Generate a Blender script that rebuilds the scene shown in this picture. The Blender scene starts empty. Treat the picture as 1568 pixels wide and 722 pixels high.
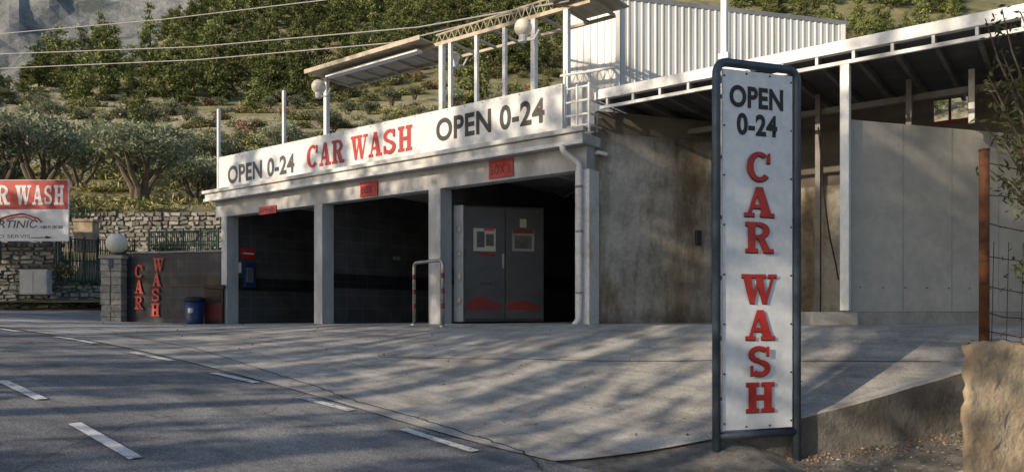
import bpy, math, random
import numpy as np
from mathutils import Vector, Matrix
random.seed(7); rng=np.random.default_rng(7)
FP=1150.0; HY=475.0; EZ=1.6
scene=bpy.context.scene
def C(px,py,d):
    xc=(px-784)/FP*d
    return Vector((.8*xc-.6*d,.6*xc+.8*d,EZ+(HY-py)/FP*d))
def onY(px,Y):
    s=(px-784)/FP; d=Y/(.8+.6*s); return (.8*s-.6)*d,d
def L(px,py,Y):
    X,d=onY(px,Y); return Vector((X,Y,EZ+(HY-py)/FP*d))
CR=Vector((.8,.6,0)); CF=Vector((-.6,.8,0)); UP=Vector((0,0,1))
# ---------------------------------------------------------------- materials
def newmat(name):
    m=bpy.data.materials.new(name); m.use_nodes=True
    nt=m.node_tree; return m,nt,nt.nodes['Principled BSDF']
def N(nt,t,**k):
    n=nt.nodes.new(t)
    for a,b in k.items(): setattr(n,a,b)
    return n
def noise(nt,vec,scale,detail=6,rough=.6):
    n=N(nt,'ShaderNodeTexNoise'); n.inputs['Scale'].default_value=scale
    n.inputs['Detail'].default_value=detail; n.inputs['Roughness'].default_value=rough
    nt.links.new(vec,n.inputs['Vector']); return n.outputs['Fac']
def ramp(nt,fac,stops):
    r=N(nt,'ShaderNodeValToRGB'); nt.links.new(fac,r.inputs['Fac'])
    e=r.color_ramp.elements
    while len(e)<len(stops): e.new(.5)
    for i,(p,c) in enumerate(stops):
        e[i].position=p; e[i].color=(c,c,c,1) if isinstance(c,(int,float)) else (*c,1)
    return r.outputs['Color']
def mix(nt,fac,a,b,mode='MIX'):
    m=N(nt,'ShaderNodeMix',data_type='RGBA',blend_type=mode)
    for s,v in ((0,fac),(6,a),(7,b)):
        if hasattr(v,'links'): nt.links.new(v,m.inputs[s])
        elif s==0: m.inputs[0].default_value=v
        else: m.inputs[s].default_value=(*v,1)
    return m.outputs[2]
def bump(nt,bs,h,st,dist=.02):
    b=N(nt,'ShaderNodeBump'); b.inputs['Strength'].default_value=st; b.inputs['Distance'].default_value=dist
    nt.links.new(h,b.inputs['Height']); nt.links.new(b.outputs['Normal'],bs.inputs['Normal'])
def ocoord(nt,sc=None):
    t=N(nt,'ShaderNodeTexCoord'); o=t.outputs['Object']
    if sc:
        m=N(nt,'ShaderNodeMapping'); m.inputs['Scale'].default_value=sc
        nt.links.new(o,m.inputs['Vector']); o=m.outputs['Vector']
    return o
def basic(name,c1,c2=None,scale=2.5,rough=.6,metal=0,bst=.15,bsc=40,lo=.35,hi=.7,stretch=None):
    m,nt,b=newmat(name)
    if c2 is None: c2=tuple(x*.75 for x in c1)
    o=ocoord(nt,stretch)
    f=noise(nt,o,scale); col=ramp(nt,f,[(lo,c2),(hi,c1)])
    f2=noise(nt,o,scale*9,4); col=mix(nt,1,col,ramp(nt,f2,[(.3,.82),(.7,1.0)]),'MULTIPLY')
    nt.links.new(col,b.inputs['Base Color'])
    r=N(nt,'ShaderNodeMapRange'); r.inputs['To Min'].default_value=max(.05,rough-.12); r.inputs['To Max'].default_value=min(1,rough+.15)
    nt.links.new(f2,r.inputs['Value']); nt.links.new(r.outputs[0],b.inputs['Roughness'])
    b.inputs['Metallic'].default_value=metal
    if bst: bump(nt,b,noise(nt,o,bsc,5),bst)
    return m
M={}
M['white']=basic('white_paint',(.83,.84,.85),(.62,.61,.58),1.6,.45,lo=.25,hi=.5,stretch=(1,1,.5))
M['fascia']=basic('weathered_fascia_paint',(.72,.73,.74),(.42,.41,.38),1.8,.5,lo=.3,hi=.6,stretch=(1,1,.35))
M['steelw']=basic('pale_steel',(.75,.76,.77),(.48,.44,.39),2.2,.45,lo=.25,hi=.5)
M['banner']=basic('banner_vinyl',(.82,.83,.85),(.70,.71,.72),1.2,.4,bst=.08,bsc=4)
M['grey']=basic('grey_paint',(.30,.32,.35),(.20,.21,.22),2,.5,stretch=(1,1,.4))
M['lintel']=basic('lintel_plaster',(.60,.61,.64),(.36,.365,.37),1.8,.7,lo=.3,hi=.65,stretch=(1,1,.3))
M['frame']=basic('frame_blue_grey_steel',(.085,.12,.17),(.055,.075,.11),6,.4,.3,bst=.08)
M['dark']=basic('dark_metal',(.04,.045,.05),None,4,.5)
M['door']=basic('door_grey_steel',(.085,.09,.10),(.055,.06,.07),1.2,.5,.1,bst=.03)
M['red']=basic('red_vinyl',(.52,.04,.03),(.38,.022,.02),3,.45,bst=0)
M['redlit']=basic('red_board',(.58,.035,.035),(.45,.03,.03),2,.4,bst=0)  # red of boards and raised letters, slightly stronger than the vinyl red
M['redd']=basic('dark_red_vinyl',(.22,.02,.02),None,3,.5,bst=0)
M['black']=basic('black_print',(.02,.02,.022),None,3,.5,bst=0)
M['greyt']=basic('faded_print',(.10,.10,.11),(.05,.05,.055),3,.5,bst=0)
M['panelw']=basic('sign_panel',(.80,.84,.90),(.70,.74,.80),1.0,.35,bst=.02,bsc=3)
M['rust']=basic('rusty_steel',(.20,.075,.03),(.06,.027,.016),9,.9,.2,bst=.4,bsc=60)
M['wire']=basic('rusty_wire',(.06,.035,.025),None,9,.8)
M['cable']=basic('cable_grey',(.42,.42,.42),None,3,.5,bst=0)
M['fgreen']=basic('green_fence_paint',(.03,.075,.055),(.02,.05,.04),6,.5)
M['lamp']=basic('globe_glass',(.86,.82,.72),(.78,.72,.58),2,.25,bst=0)
M['blue']=basic('blue_plastic',(.02,.045,.16),None,4,.4,bst=0)
M['bin']=basic('bin_brown',(.055,.03,.027),None,4,.6)
M['beige']=basic('awning_cream',(.62,.55,.43),(.42,.35,.25),2,.6,stretch=(3,.6,1))
M['panelg']=basic('composite_panel',(.50,.49,.465),(.39,.38,.355),.8,.55,bst=.05,bsc=5,lo=.3,hi=.75)
M['ceil']=basic('ceiling_sheet',(.17,.17,.175),(.10,.10,.10),1.5,.8)
M['joist']=basic('joist_steel',(.22,.22,.22),(.12,.11,.10),2.5,.6)
M['brownw']=basic('grey_brown_render',(.19,.165,.14),(.11,.10,.085),.8,.9)
M['chrome']=basic('galvanised',(.45,.46,.47),(.3,.3,.3),5,.35,.7,bst=0)
M['rope']=basic('dark_rubber',(.012,.012,.012),None,5,.6,bst=0)
M['box']=basic('meter_box',(.52,.53,.52),None,2,.6)
M['leafd']=basic('dense_foliage',(.05,.07,.025),(.03,.045,.015),3,.8,bst=0)
def stained():
    m,nt,b=newmat('stained_concrete')
    o=ocoord(nt); os=ocoord(nt,(1,1,.22))
    c=ramp(nt,noise(nt,o,.8),[(.3,(.26,.25,.23)),(.5,(.40,.39,.36)),(.7,(.50,.49,.46))])
    c=mix(nt,1,c,ramp(nt,noise(nt,os,1.6,8,.7),[(.38,(.52,.43,.33)),(.56,(1,1,1))]),'MULTIPLY')
    c=mix(nt,1,c,ramp(nt,noise(nt,o,2.2,9,.7),[(.34,.62),(.54,1.0)]),'MULTIPLY')
    c=mix(nt,1,c,ramp(nt,noise(nt,o,14),[(.3,.82),(.65,1.05)]),'MULTIPLY')
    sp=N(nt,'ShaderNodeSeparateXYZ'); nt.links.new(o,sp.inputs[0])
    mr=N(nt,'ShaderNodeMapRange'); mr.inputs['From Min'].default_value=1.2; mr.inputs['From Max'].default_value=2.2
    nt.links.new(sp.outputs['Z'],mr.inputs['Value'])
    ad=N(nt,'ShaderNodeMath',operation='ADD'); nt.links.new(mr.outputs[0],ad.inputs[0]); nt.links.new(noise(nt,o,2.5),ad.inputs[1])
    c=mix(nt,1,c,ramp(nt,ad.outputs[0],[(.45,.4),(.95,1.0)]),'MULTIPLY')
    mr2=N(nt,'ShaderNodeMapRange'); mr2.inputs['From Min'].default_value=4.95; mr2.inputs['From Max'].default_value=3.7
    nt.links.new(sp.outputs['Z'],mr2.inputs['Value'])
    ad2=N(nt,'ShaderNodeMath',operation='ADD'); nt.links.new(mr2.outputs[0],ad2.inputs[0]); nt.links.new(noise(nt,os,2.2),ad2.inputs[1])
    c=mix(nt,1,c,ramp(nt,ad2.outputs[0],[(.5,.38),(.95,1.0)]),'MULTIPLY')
    nt.links.new(c,b.inputs['Base Color']); b.inputs['Roughness'].default_value=.9
    bump(nt,b,noise(nt,o,30,8),.35); return m
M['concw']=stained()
def asphalt():
    m,nt,b=newmat('worn_asphalt'); o=ocoord(nt)
    c=ramp(nt,noise(nt,o,.35,8),[(.35,(.17,.175,.187)),(.5,(.23,.235,.246)),(.68,(.30,.30,.303))])
    os=ocoord(nt,(.22,2.2,1))
    c=mix(nt,1,c,ramp(nt,noise(nt,os,1.0,5),[(.35,.72),(.65,1.15)]),'MULTIPLY')
    c=mix(nt,1,c,ramp(nt,noise(nt,o,2.4,8,.75),[(.3,.66),(.52,1.0)]),'MULTIPLY')
    c=mix(nt,1,c,ramp(nt,noise(nt,o,60,3,.85),[(.32,.4),(.5,.95),(.66,1.9)]),'MULTIPLY')
    c=mix(nt,1,c,ramp(nt,noise(nt,o,22,5,.8),[(.3,.7),(.55,1.05)]),'MULTIPLY')
    v=N(nt,'ShaderNodeTexVoronoi',feature='DISTANCE_TO_EDGE'); v.inputs['Scale'].default_value=.28
    w=N(nt,'ShaderNodeTexNoise'); w.inputs['Scale'].default_value=2.5; w.inputs['Detail'].default_value=6
    nt.links.new(o,w.inputs['Vector']); wv=mix(nt,.3,o,w.outputs['Color'],'ADD'); nt.links.new(wv,v.inputs['Vector'])
    c=mix(nt,1,c,ramp(nt,v.outputs['Distance'],[(.0,.55),(.006,1.0)]),'MULTIPLY')
    nt.links.new(c,b.inputs['Base Color']); b.inputs['Roughness'].default_value=.85
    bump(nt,b,noise(nt,o,110,4),.8,.012); return m
M['asphalt']=asphalt()
def concrete():
    m,nt,b=newmat('forecourt_concrete'); o=ocoord(nt)
    c=ramp(nt,noise(nt,o,.5,9,.65),[(.3,(.30,.293,.28)),(.5,(.43,.42,.40)),(.7,(.52,.508,.48))])
    os=ocoord(nt,(.30,1.8,1))
    c=mix(nt,1,c,ramp(nt,noise(nt,os,1.7,7),[(.33,.60),(.62,1.08)]),'MULTIPLY')
    c=mix(nt,1,c,ramp(nt,noise(nt,o,3.2,9,.78),[(.28,.5),(.5,1.0)]),'MULTIPLY')
    c=mix(nt,1,c,ramp(nt,noise(nt,o,45,4,.8),[(.3,.6),(.6,1.12)]),'MULTIPLY')
    nt.links.new(c,b.inputs['Base Color']); b.inputs['Roughness'].default_value=.85
    bump(nt,b,noise(nt,o,50,6),.5,.012); return m
M['conc']=concrete()
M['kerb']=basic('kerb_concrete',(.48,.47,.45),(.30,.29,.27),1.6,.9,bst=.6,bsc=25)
M['kerbface']=basic('kerb_face_concrete',(.22,.21,.195),(.09,.085,.075),2.2,.95,bst=.9,bsc=18)  # shade put into the face colour; the paler kerb top stands for sun
M['warmwall']=basic('rough_render',(.56,.46,.33),(.25,.19,.13),2.2,.95,bst=1.0,bsc=14)
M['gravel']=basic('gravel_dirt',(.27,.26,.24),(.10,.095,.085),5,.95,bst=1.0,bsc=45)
M['paint']=basic('road_paint',(.82,.82,.81),(.32,.32,.32),9,.7,bst=.2,lo=.34,hi=.49)
M['crack']=basic('crack_dark',(.05,.05,.05),None,9,.9,bst=0)
def tile(name,c1,c2,mort,bw,bh):
    m,nt,b=newmat(name); o=ocoord(nt)
    sp=N(nt,'ShaderNodeSeparateXYZ'); nt.links.new(o,sp.inputs[0])
    ad=N(nt,'ShaderNodeMath',operation='ADD'); nt.links.new(sp.outputs['X'],ad.inputs[0]); nt.links.new(sp.outputs['Y'],ad.inputs[1])
    cb=N(nt,'ShaderNodeCombineXYZ'); nt.links.new(ad.outputs[0],cb.inputs['X']); nt.links.new(sp.outputs['Z'],cb.inputs['Y'])
    t=N(nt,'ShaderNodeTexBrick'); t.offset=0; t.inputs['Scale'].default_value=1
    t.inputs['Brick Width'].default_value=bw; t.inputs['Row Height'].default_value=bh; t.inputs['Mortar Size'].default_value=.008
    t.inputs['Color1'].default_value=(*c1,1); t.inputs['Color2'].default_value=(*c2,1); t.inputs['Mortar'].default_value=(*mort,1)
    nt.links.new(cb.outputs[0],t.inputs['Vector'])
    c=mix(nt,1,t.outputs['Color'],ramp(nt,noise(nt,o,2),[(.3,.6),(.7,1.1)]),'MULTIPLY')
    nt.links.new(c,b.inputs['Base Color']); b.inputs['Roughness'].default_value=.5; b.inputs['Specular IOR Level'].default_value=.3
    return m
M['tile']=tile('dark_tile',(.032,.037,.052),(.042,.048,.064),(.075,.075,.085),.33,.33)
M['tilei']=tile('interior_tile',(.078,.08,.084),(.098,.10,.104),(.15,.15,.145),.5,.33)
M['tileb']=tile('black_tile',(.018,.02,.024),(.025,.027,.031),(.06,.06,.062),.33,.33)
def corr():
    m,nt,b=newmat('corrugated_white'); o=ocoord(nt)
    c=ramp(nt,noise(nt,ocoord(nt,(1,1,.2)),2),[(.3,(.54,.54,.52)),(.6,(.72,.73,.73))])
    nt.links.new(c,b.inputs['Base Color']); b.inputs['Roughness'].default_value=.45; return m
M['corr']=corr()
def stonemat():
    m,nt,b=newmat('dry_stone'); o=ocoord(nt)
    at=N(nt,'ShaderNodeAttribute',attribute_name='shade')
    c=ramp(nt,at.outputs['Fac'],[(0,(.15,.145,.13)),(.5,(.30,.29,.27)),(1,(.45,.43,.39))])
    c=mix(nt,1,c,ramp(nt,noise(nt,o,9),[(.3,.6),(.7,1.1)]),'MULTIPLY')
    nt.links.new(c,b.inputs['Base Color']); b.inputs['Roughness'].default_value=.95
    bump(nt,b,noise(nt,o,18,6),.7,.03); return m
M['stone']=stonemat()
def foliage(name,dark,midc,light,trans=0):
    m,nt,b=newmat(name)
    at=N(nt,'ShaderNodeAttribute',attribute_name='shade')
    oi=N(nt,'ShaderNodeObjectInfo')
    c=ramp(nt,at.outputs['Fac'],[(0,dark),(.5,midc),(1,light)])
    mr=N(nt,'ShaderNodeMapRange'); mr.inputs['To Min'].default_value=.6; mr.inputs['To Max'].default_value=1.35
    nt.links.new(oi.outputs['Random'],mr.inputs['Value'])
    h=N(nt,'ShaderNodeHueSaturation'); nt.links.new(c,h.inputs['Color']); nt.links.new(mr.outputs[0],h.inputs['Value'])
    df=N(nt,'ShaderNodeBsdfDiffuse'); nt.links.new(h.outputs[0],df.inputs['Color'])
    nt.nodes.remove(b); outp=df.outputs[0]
    if trans:
        tr=N(nt,'ShaderNodeBsdfTranslucent'); nt.links.new(h.outputs[0],tr.inputs['Color'])
        ms=N(nt,'ShaderNodeMixShader'); ms.inputs[0].default_value=trans
        nt.links.new(outp,ms.inputs[1]); nt.links.new(tr.outputs[0],ms.inputs[2]); outp=ms.outputs[0]
    nt.links.new(outp,nt.nodes['Material Output'].inputs['Surface']); return m
M['pine']=foliage('pine_needles',(.04,.060,.026),(.13,.160,.060),(.27,.28,.12),.12)
M['olive']=foliage('olive_leaves',(.10,.115,.075),(.21,.235,.155),(.36,.38,.27),.2)
M['shrub']=foliage('shrub_leaves',(.07,.082,.038),(.16,.168,.078),(.28,.27,.13))
M['redvine']=foliage('autumn_leaves',(.13,.085,.055),(.22,.145,.10),(.30,.22,.15))
M['grassm']=foliage('dry_grass_blades',(.16,.15,.06),(.28,.265,.11),(.38,.355,.17))
M['bark']=basic('bark',(.17,.14,.105),(.08,.06,.045),8,.95,bst=.8,bsc=30)
def hillmat():
    m,nt,b=newmat('hillside_soil'); o=ocoord(nt)
    g=N(nt,'ShaderNodeNewGeometry'); sp=N(nt,'ShaderNodeSeparateXYZ'); nt.links.new(g.outputs['True Normal'],sp.inputs[0])
    grass=ramp(nt,noise(nt,o,.22,8,.7),[(.32,(.10,.11,.045)),(.48,(.20,.195,.09)),(.62,(.30,.265,.14)),(.78,(.37,.31,.215))])
    grass=mix(nt,1,grass,ramp(nt,noise(nt,o,2.5,6,.75),[(.3,.5),(.7,1.2)]),'MULTIPLY')
    stone=ramp(nt,noise(nt,o,1.5,8,.8),[(.35,(.14,.13,.10)),(.6,(.38,.36,.31))])
    fac=ramp(nt,sp.outputs['Z'],[(.55,1.0),(.72,0.0)])
    c=mix(nt,fac,grass,stone)
    nt.links.new(c,b.inputs['Base Color']); b.inputs['Roughness'].default_value=1
    bump(nt,b,noise(nt,o,1.6,8,.8),1,.25); return m
M['hill']=hillmat()
def mountmat():
    m,nt,b=newmat('mountain_rock'); o=ocoord(nt)
    c=ramp(nt,noise(nt,o,.018,12,.75),[(.40,(.13,.17,.16)),(.5,(.28,.31,.33)),(.6,(.42,.44,.47))])  # distance haze put into the rock colour as pale blue-grey
    nt.links.new(c,b.inputs['Base Color']); b.inputs['Roughness'].default_value=1
    bump(nt,b,noise(nt,o,.04,12,.8),1,16); return m
M['mount']=mountmat()
# ---------------------------------------------------------------- builders
TOPS=[]
def E(name):
    e=bpy.data.objects.new(name,None); e.empty_display_size=.2; scene.collection.objects.link(e); TOPS.append(e); return e
def mesh_obj(name,par,v,f,mats,mi=None,shade=None,smooth=False):
    me=bpy.data.meshes.new(name); me.from_pydata([tuple(a) for a in v],[],f); 
    if not isinstance(mats,(list,tuple)): mats=[mats]
    for m in mats: me.materials.append(m)
    if mi is not None: me.polygons.foreach_set('material_index',mi)
    if shade is not None:
        a=me.attributes.new('shade','FLOAT','POINT'); a.data.foreach_set('value',shade)
    if smooth: me.polygons.foreach_set('use_smooth',[True]*len(me.polygons))
    me.update()
    o=bpy.data.objects.new(name,me); scene.collection.objects.link(o)
    if par: o.parent=par
    else: TOPS.append(o)
    return o
BF=[(0,3,2,1),(4,5,6,7),(0,1,5,4),(1,2,6,5),(2,3,7,6),(3,0,4,7)]
class MB:
    def __init__(s): s.v=[];s.f=[];s.m=[];s.s=[]
    def add(s,v,f,mi=0,sh=.5):
        k=len(s.v); s.v+= [tuple(a) for a in v]; s.f+=[tuple(i+k for i in q) for q in f]; s.m+=[mi]*len(f); s.s+=[sh]*len(v)
    def box(s,O,A,B,D,mi=0,sh=.5):
        O,A,B,D=map(Vector,(O,A,B,D))
        if A.cross(B).dot(D)<0: A,B=B,A
        s.add([O,O+A,O+A+B,O+B,O+D,O+A+D,O+A+B+D,O+B+D],BF,mi,sh)
    def tube(s,pts,rad,seg=8,mi=0,cap=True):
        pts=[Vector(p) for p in pts]; k=len(s.v)
        if not isinstance(rad,(list,tuple)): rad=[rad]*len(pts)
        prev=None
        for i,p in enumerate(pts):
            a=pts[max(0,i-1)]; b=pts[min(len(pts)-1,i+1)]; t=(b-a).normalized()
            ref=prev if prev else (Vector((1,0,0)) if abs(t.x)<.8 else Vector((0,1,0)))
            u=(ref-t*ref.dot(t)).normalized(); w=t.cross(u); prev=u
            for j in range(seg):
                an=2*math.pi*j/seg; s.v.append(tuple(p+(u*math.cos(an)+w*math.sin(an))*rad[i])); s.s.append(.5)
        for i in range(len(pts)-1):
            for j in range(seg):
                s.f.append((k+i*seg+j,k+i*seg+(j+1)%seg,k+(i+1)*seg+(j+1)%seg,k+(i+1)*seg+j)); s.m.append(mi)
        if cap:
            s.f.append(tuple(k+j for j in range(seg))[::-1]); s.m.append(mi)
            s.f.append(tuple(k+(len(pts)-1)*seg+j for j in range(seg))); s.m.append(mi)
    def sphere(s,c,r,mi=0,nu=16,nv=10):
        k=len(s.v)
        for i in range(nv+1):
            th=math.pi*i/nv
            for j in range(nu):
                a=2*math.pi*j/nu; s.v.append((c[0]+r*math.sin(th)*math.cos(a),c[1]+r*math.sin(th)*math.sin(a),c[2]+r*math.cos(th))); s.s.append(.5)
        for i in range(nv):
            for j in range(nu):
                s.f.append((k+i*nu+j,k+(i+1)*nu+j,k+(i+1)*nu+(j+1)%nu,k+i*nu+(j+1)%nu)); s.m.append(mi)
    def leaves(s,cen,size,sh,mi=1,aspect=2.0):
        n=len(cen); cen=np.array(cen); a=rng.normal(size=(n,3)); a/=np.linalg.norm(a,axis=1)[:,None]
        b=rng.normal(size=(n,3)); b-=a*(a*b).sum(1)[:,None]; b/=np.linalg.norm(b,axis=1)[:,None]
        sz=(np.array(size)*rng.uniform(.6,1.3,n))[:,None]
        P=np.stack([cen-a*sz,cen+b*sz/aspect,cen+a*sz,cen-b*sz/aspect],1).reshape(-1,3)
        k=len(s.v); s.v+=P.tolist(); s.f+=[(k+4*i,k+4*i+1,k+4*i+2,k+4*i+3) for i in range(n)]
        s.m+=[mi]*n; s.s+=np.repeat(np.clip(sh,0,1),4).tolist()
    def obj(s,name,par,mats,smooth=False):
        return mesh_obj(name,par,s.v,s.f,mats,s.m,s.s,smooth)
def bev(o,w=.008,seg=2):
    b=o.modifiers.new('bevel','BEVEL'); b.width=w; b.segments=seg; b.limit_method='ANGLE'; return o
def box(name,par,x0,x1,y0,y1,z0,z1,mat,b=.008):
    mb=MB(); mb.box((x0,y0,z0),(x1-x0,0,0),(0,y1-y0,0),(0,0,z1-z0)); o=mb.obj(name,par,mat)
    if b: bev(o,b)
    return o
def wall(name,par,p,q,th,z0,z1,mat,b=.008):
    p=Vector((p[0],p[1],0)); q=Vector((q[0],q[1],0)); d=(q-p); n=Vector((-d.y,d.x,0)).normalized()*th
    mb=MB(); mb.box(p+UP*z0,d,n,UP*(z1-z0)); o=mb.obj(name,par,mat)
    if b: bev(o,b)
    return o
def tube(name,par,pts,r,mat,seg=10,smooth=True):
    mb=MB(); mb.tube(pts,r,seg); o=mb.obj(name,par,mat,False)
    me=o.data; me.polygons.foreach_set('use_smooth',[len(p.vertices)==4 for p in me.polygons]); return o
def rounded(pts,r,n=6):
    out=[Vector(pts[0])]
    for i in range(1,len(pts)-1):
        p=Vector(pts[i]); a=(Vector(pts[i-1])-p).normalized(); b=(Vector(pts[i+1])-p).normalized()
        for k in range(n+1):
            t=k/n; out.append((p+a*r)*(1-t)**2+p*2*t*(1-t)+(p+b*r)*t*t)
    out.append(Vector(pts[-1])); return out
# ---------- lettering
def arc(cx,cy,rx,ry,tx,ty,a0,a1,n=18):
    out=[]
    for i in range(n):
        q=[]
        for a,inn in ((i,0),(i+1,0),(i+1,1),(i,1)):
            an=math.radians(a0+(a1-a0)*a/n); q.append((cx+(rx-tx*inn)*math.cos(an),cy+(ry-ty*inn)*math.sin(an)))
        out.append(q)
    return out
def R_(x0,x1,y0,y1): return [[(x0,y0),(x1,y0),(x1,y1),(x0,y1)]]
GL={
'H':R_(.10,.38,.13,.87)+R_(.66,.94,.13,.87)+R_(.38,.66,.42,.58)+R_(0,.48,0,.13)+R_(.56,1.04,0,.13)+R_(0,.48,.87,1)+R_(.56,1.04,.87,1),
'A':[[(.13,.13),(.25,.13),(.50,.80),(.40,1)],[(.60,.13),(.92,.13),(.64,1),(.40,1)]]+R_(0,.36,0,.13)+R_(.54,1.04,0,.13)+[[(.24,.28),(.60,.28),(.56,.41),(.29,.41)]],
'R':R_(.10,.38,.13,.87)+R_(0,.48,0,.13)+R_(0,.46,.87,1)+arc(.46,.725,.44,.275,.24,.13,-90,90)+R_(.38,.46,.45,.58)+[[(.44,.47),(.68,.50),(.88,.13),(.62,.08)]]+R_(.62,1.04,0,.13),
'C':arc(.52,.5,.52,.5,.28,.14,52,318)+[[(.80,.62),(.96,.62),(.96,.97),(.84,.93)]],
'S':arc(.5,.725,.46,.275,.25,.15,35,270)+arc(.5,.275,.46,.275,.25,.15,90,-145)+R_(.76,.90,.66,.97)+R_(.08,.22,.03,.36),
'W':[[(.06,.88),(.29,.88),(.39,0),(.24,0)],[(.28,0.01),(.37,0.01),(.53,.86),(.46,.86)],[(.40,.88),(.62,.88),(.75,0),(.60,0)],[(.65,.01),(.73,.01),(.93,.88),(.85,.88)]]+R_(0,.36,.88,1)+R_(.365,.70,.88,1)+R_(.76,1.02,.88,1)}
def slab(name,par,items,mat,th=.006):
    mb=MB()
    for ch,O,ux,w,h,nr in items:
        for k,poly in enumerate(GL[ch]):
            off=nr*(th+.0005*k)
            vs=[O+ux*(x*w)+UP*(y*h)+off for x,y in poly]
            n=(vs[1]-vs[0]).cross(vs[2]-vs[1])
            if n.dot(nr)<0: vs=vs[::-1]
            mb.add(vs,[tuple(range(len(vs)))])
    return mb.obj(name,par,mat)
def text(name,par,body,O,ux,w,h,nr,mat,off=.02,th=.006,shear=0,sp=1.0):
    cu=bpy.data.curves.new(name,'FONT'); cu.body=body; cu.offset=off; cu.fill_mode='FRONT'; cu.shear=shear; cu.space_character=sp
    cu.materials.append(mat); o=bpy.data.objects.new(name,cu); scene.collection.objects.link(o)
    bpy.context.view_layer.update(); bb=[Vector(c) for c in o.bound_box]
    x0=min(b.x for b in bb);x1=max(b.x for b in bb);y0=min(b.y for b in bb);y1=max(b.y for b in bb)
    sx=w/(x1-x0); sy=h/(y1-y0)
    R=Matrix((( ux.x,0,nr.x,0),(ux.y,0,nr.y,0),(0,1,nr.z,0),(0,0,0,1)))
    Mx=Matrix.Translation(O+nr*th)@R@Matrix.Diagonal((sx,sy,1,1))@Matrix.Translation((-x0,-y0,0))
    o.parent=par; o.matrix_basis=Mx; return o
# ---------------------------------------------------------------- terrain functions (heights relative to z=EZ)
rX=[-60,-40,-32,-24,-20,-16.9,-14.03,-11.4,-9.23,-7.3,-5.41,-4,-2,0,10,60]
rZ=[1.4,.5,.12,-.1,-.25,-.389,-.515,-.705,-.913,-1.127,-1.37,-1.49,-1.57,-1.6,-1.75,-2.5]
pX=[-60,-40,-32,-26,-22,-18.6,-7.2,-2,60]
pZ=[1.4,.5,.07,-.2,-.35,-.365,-.245,-.21,-.2]
def smooth_interp(x,xs,zs):
    return (np.interp(x-.7,xs,zs)+np.interp(x,xs,zs)+np.interp(x+.7,xs,zs))/3
Y0=6.15;Y1=11.3
def Fz(X,Y):
    X=np.asarray(X,float);Y=np.asarray(Y,float)
    t=np.clip((Y-Y0)/(Y1-Y0),0,1); t=(t**1.3)*.8+.2*(t*t*(3-2*t))
    z=smooth_interp(X,rX,rZ)*(1-t)+smooth_interp(X,pX,pZ)*t
    z=z+np.clip(Y-11,0,12)*.07*np.clip((-23-X)/6,0,1)
    return z+EZ
e0=np.array([-4.1,6.15]); e1=np.array([-1.0,9.72]); ed=(e1-e0)/np.linalg.norm(e1-e0); en=np.array([ed[1],-ed[0]])
def dropf(s): return np.interp(s,[0,1.9,2.55,4.8,6],[0,.0,.33,.60,.66])
def Gz(X,Y):
    X=np.asarray(X,float);Y=np.asarray(Y,float)
    s=(X-e0[0])*ed[0]+(Y-e0[1])*ed[1]; n=(X-e0[0])*en[0]+(Y-e0[1])*en[1]
    return Fz(X,Y)-.03-dropf(s)*np.clip((n+.75)/.35,0,1)
def axis(a,b,step,far):
    c=list(np.arange(a,b+1e-6,step)); lo=[];x=a;st=step
    while x>-far: st*=1.35; x-=st; lo.append(x)
    hi=[];x=b;st=step
    while x<far: st*=1.35; x+=st; hi.append(x)
    return np.array(lo[::-1]+c+hi)
def sheet(name,xs,ys,fn,mat,par=None):
    XX,YY=np.meshgrid(xs,ys,indexing='ij'); Z=fn(XX,YY); nx,ny=XX.shape
    v=np.stack([XX,YY,Z],-1).reshape(-1,3)
    f=[(i*ny+j,(i+1)*ny+j,(i+1)*ny+j+1,i*ny+j+1) for i in range(nx-1) for j in range(ny-1)]
    return mesh_obj(name,par,v,f,mat,smooth=True)
xs=axis(-40,4,.2,900); ys=axis(-6,16,.2,900)
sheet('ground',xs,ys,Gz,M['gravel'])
rxs=np.arange(-60,30.01,.25); rys=np.arange(-1.4,6.2,.25)
sheet('road',rxs,np.append(rys,6.15),lambda X,Y:Fz(X,Y)-.012,M['asphalt'])
sheet('side_road',np.arange(-45,-21.49,.25),np.arange(6.15,24,.25),lambda X,Y:Fz(X,Y)-.012,M['asphalt'])
def forecourt():
    mb_v=[];mb_f=[]; yl=list(np.arange(6.15,12.0,.15))+[12,13,14,15,16,17,18]; nxs=90
    for y in yl:
        xr=e0[0]+(y-e0[1])*(ed[0]/ed[1]) if y<10.2 else e0[0]+(10.2-e0[1])*(ed[0]/ed[1])+(y-10.2)*4
        xr=min(xr,3)
        for i in range(nxs+1):
            x=-21.5+(xr+21.5)*i/nxs; mb_v.append((x,y,float(Fz(x,y))))
    n=nxs+1
    for j in range(len(yl)-1):
        for i in range(nxs): mb_f.append((j*n+i,j*n+i+1,(j+1)*n+i+1,(j+1)*n+i))
    mesh_obj('forecourt_pavement',None,mb_v,mb_f,M['conc'],smooth=True)
forecourt()
mb=MB(); prev=None; random.seed(2)
for k in range(31):
    s=1.7+k*.16; p=e0+ed*s
    zt=float(Fz(*p))+.03; zb=zt-float(dropf(s))-.16; j=random.uniform(-.01,.01); jz=random.uniform(-.006,.003)
    a=p-en*.20; b=p+en*(.03+j); c=p+en*(.045+j); d_=p+en*(.03+random.uniform(-.01,.01))
    cur=[Vector((*a,zt-.1)),Vector((*a,zt)),Vector((*b,zt+jz)),Vector((*c,zt-.02+jz)),Vector((*d_,(zt+zb)/2)),Vector((*(p+en*(.04+j)),zb))]
    if prev:
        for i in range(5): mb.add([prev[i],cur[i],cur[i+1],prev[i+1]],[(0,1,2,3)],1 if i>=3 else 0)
    else: mb.add(cur,[(0,1,2,3,4,5)])
    prev=cur
mb.obj('kerb',None,[M['kerb'],M['kerbface']])
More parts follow.
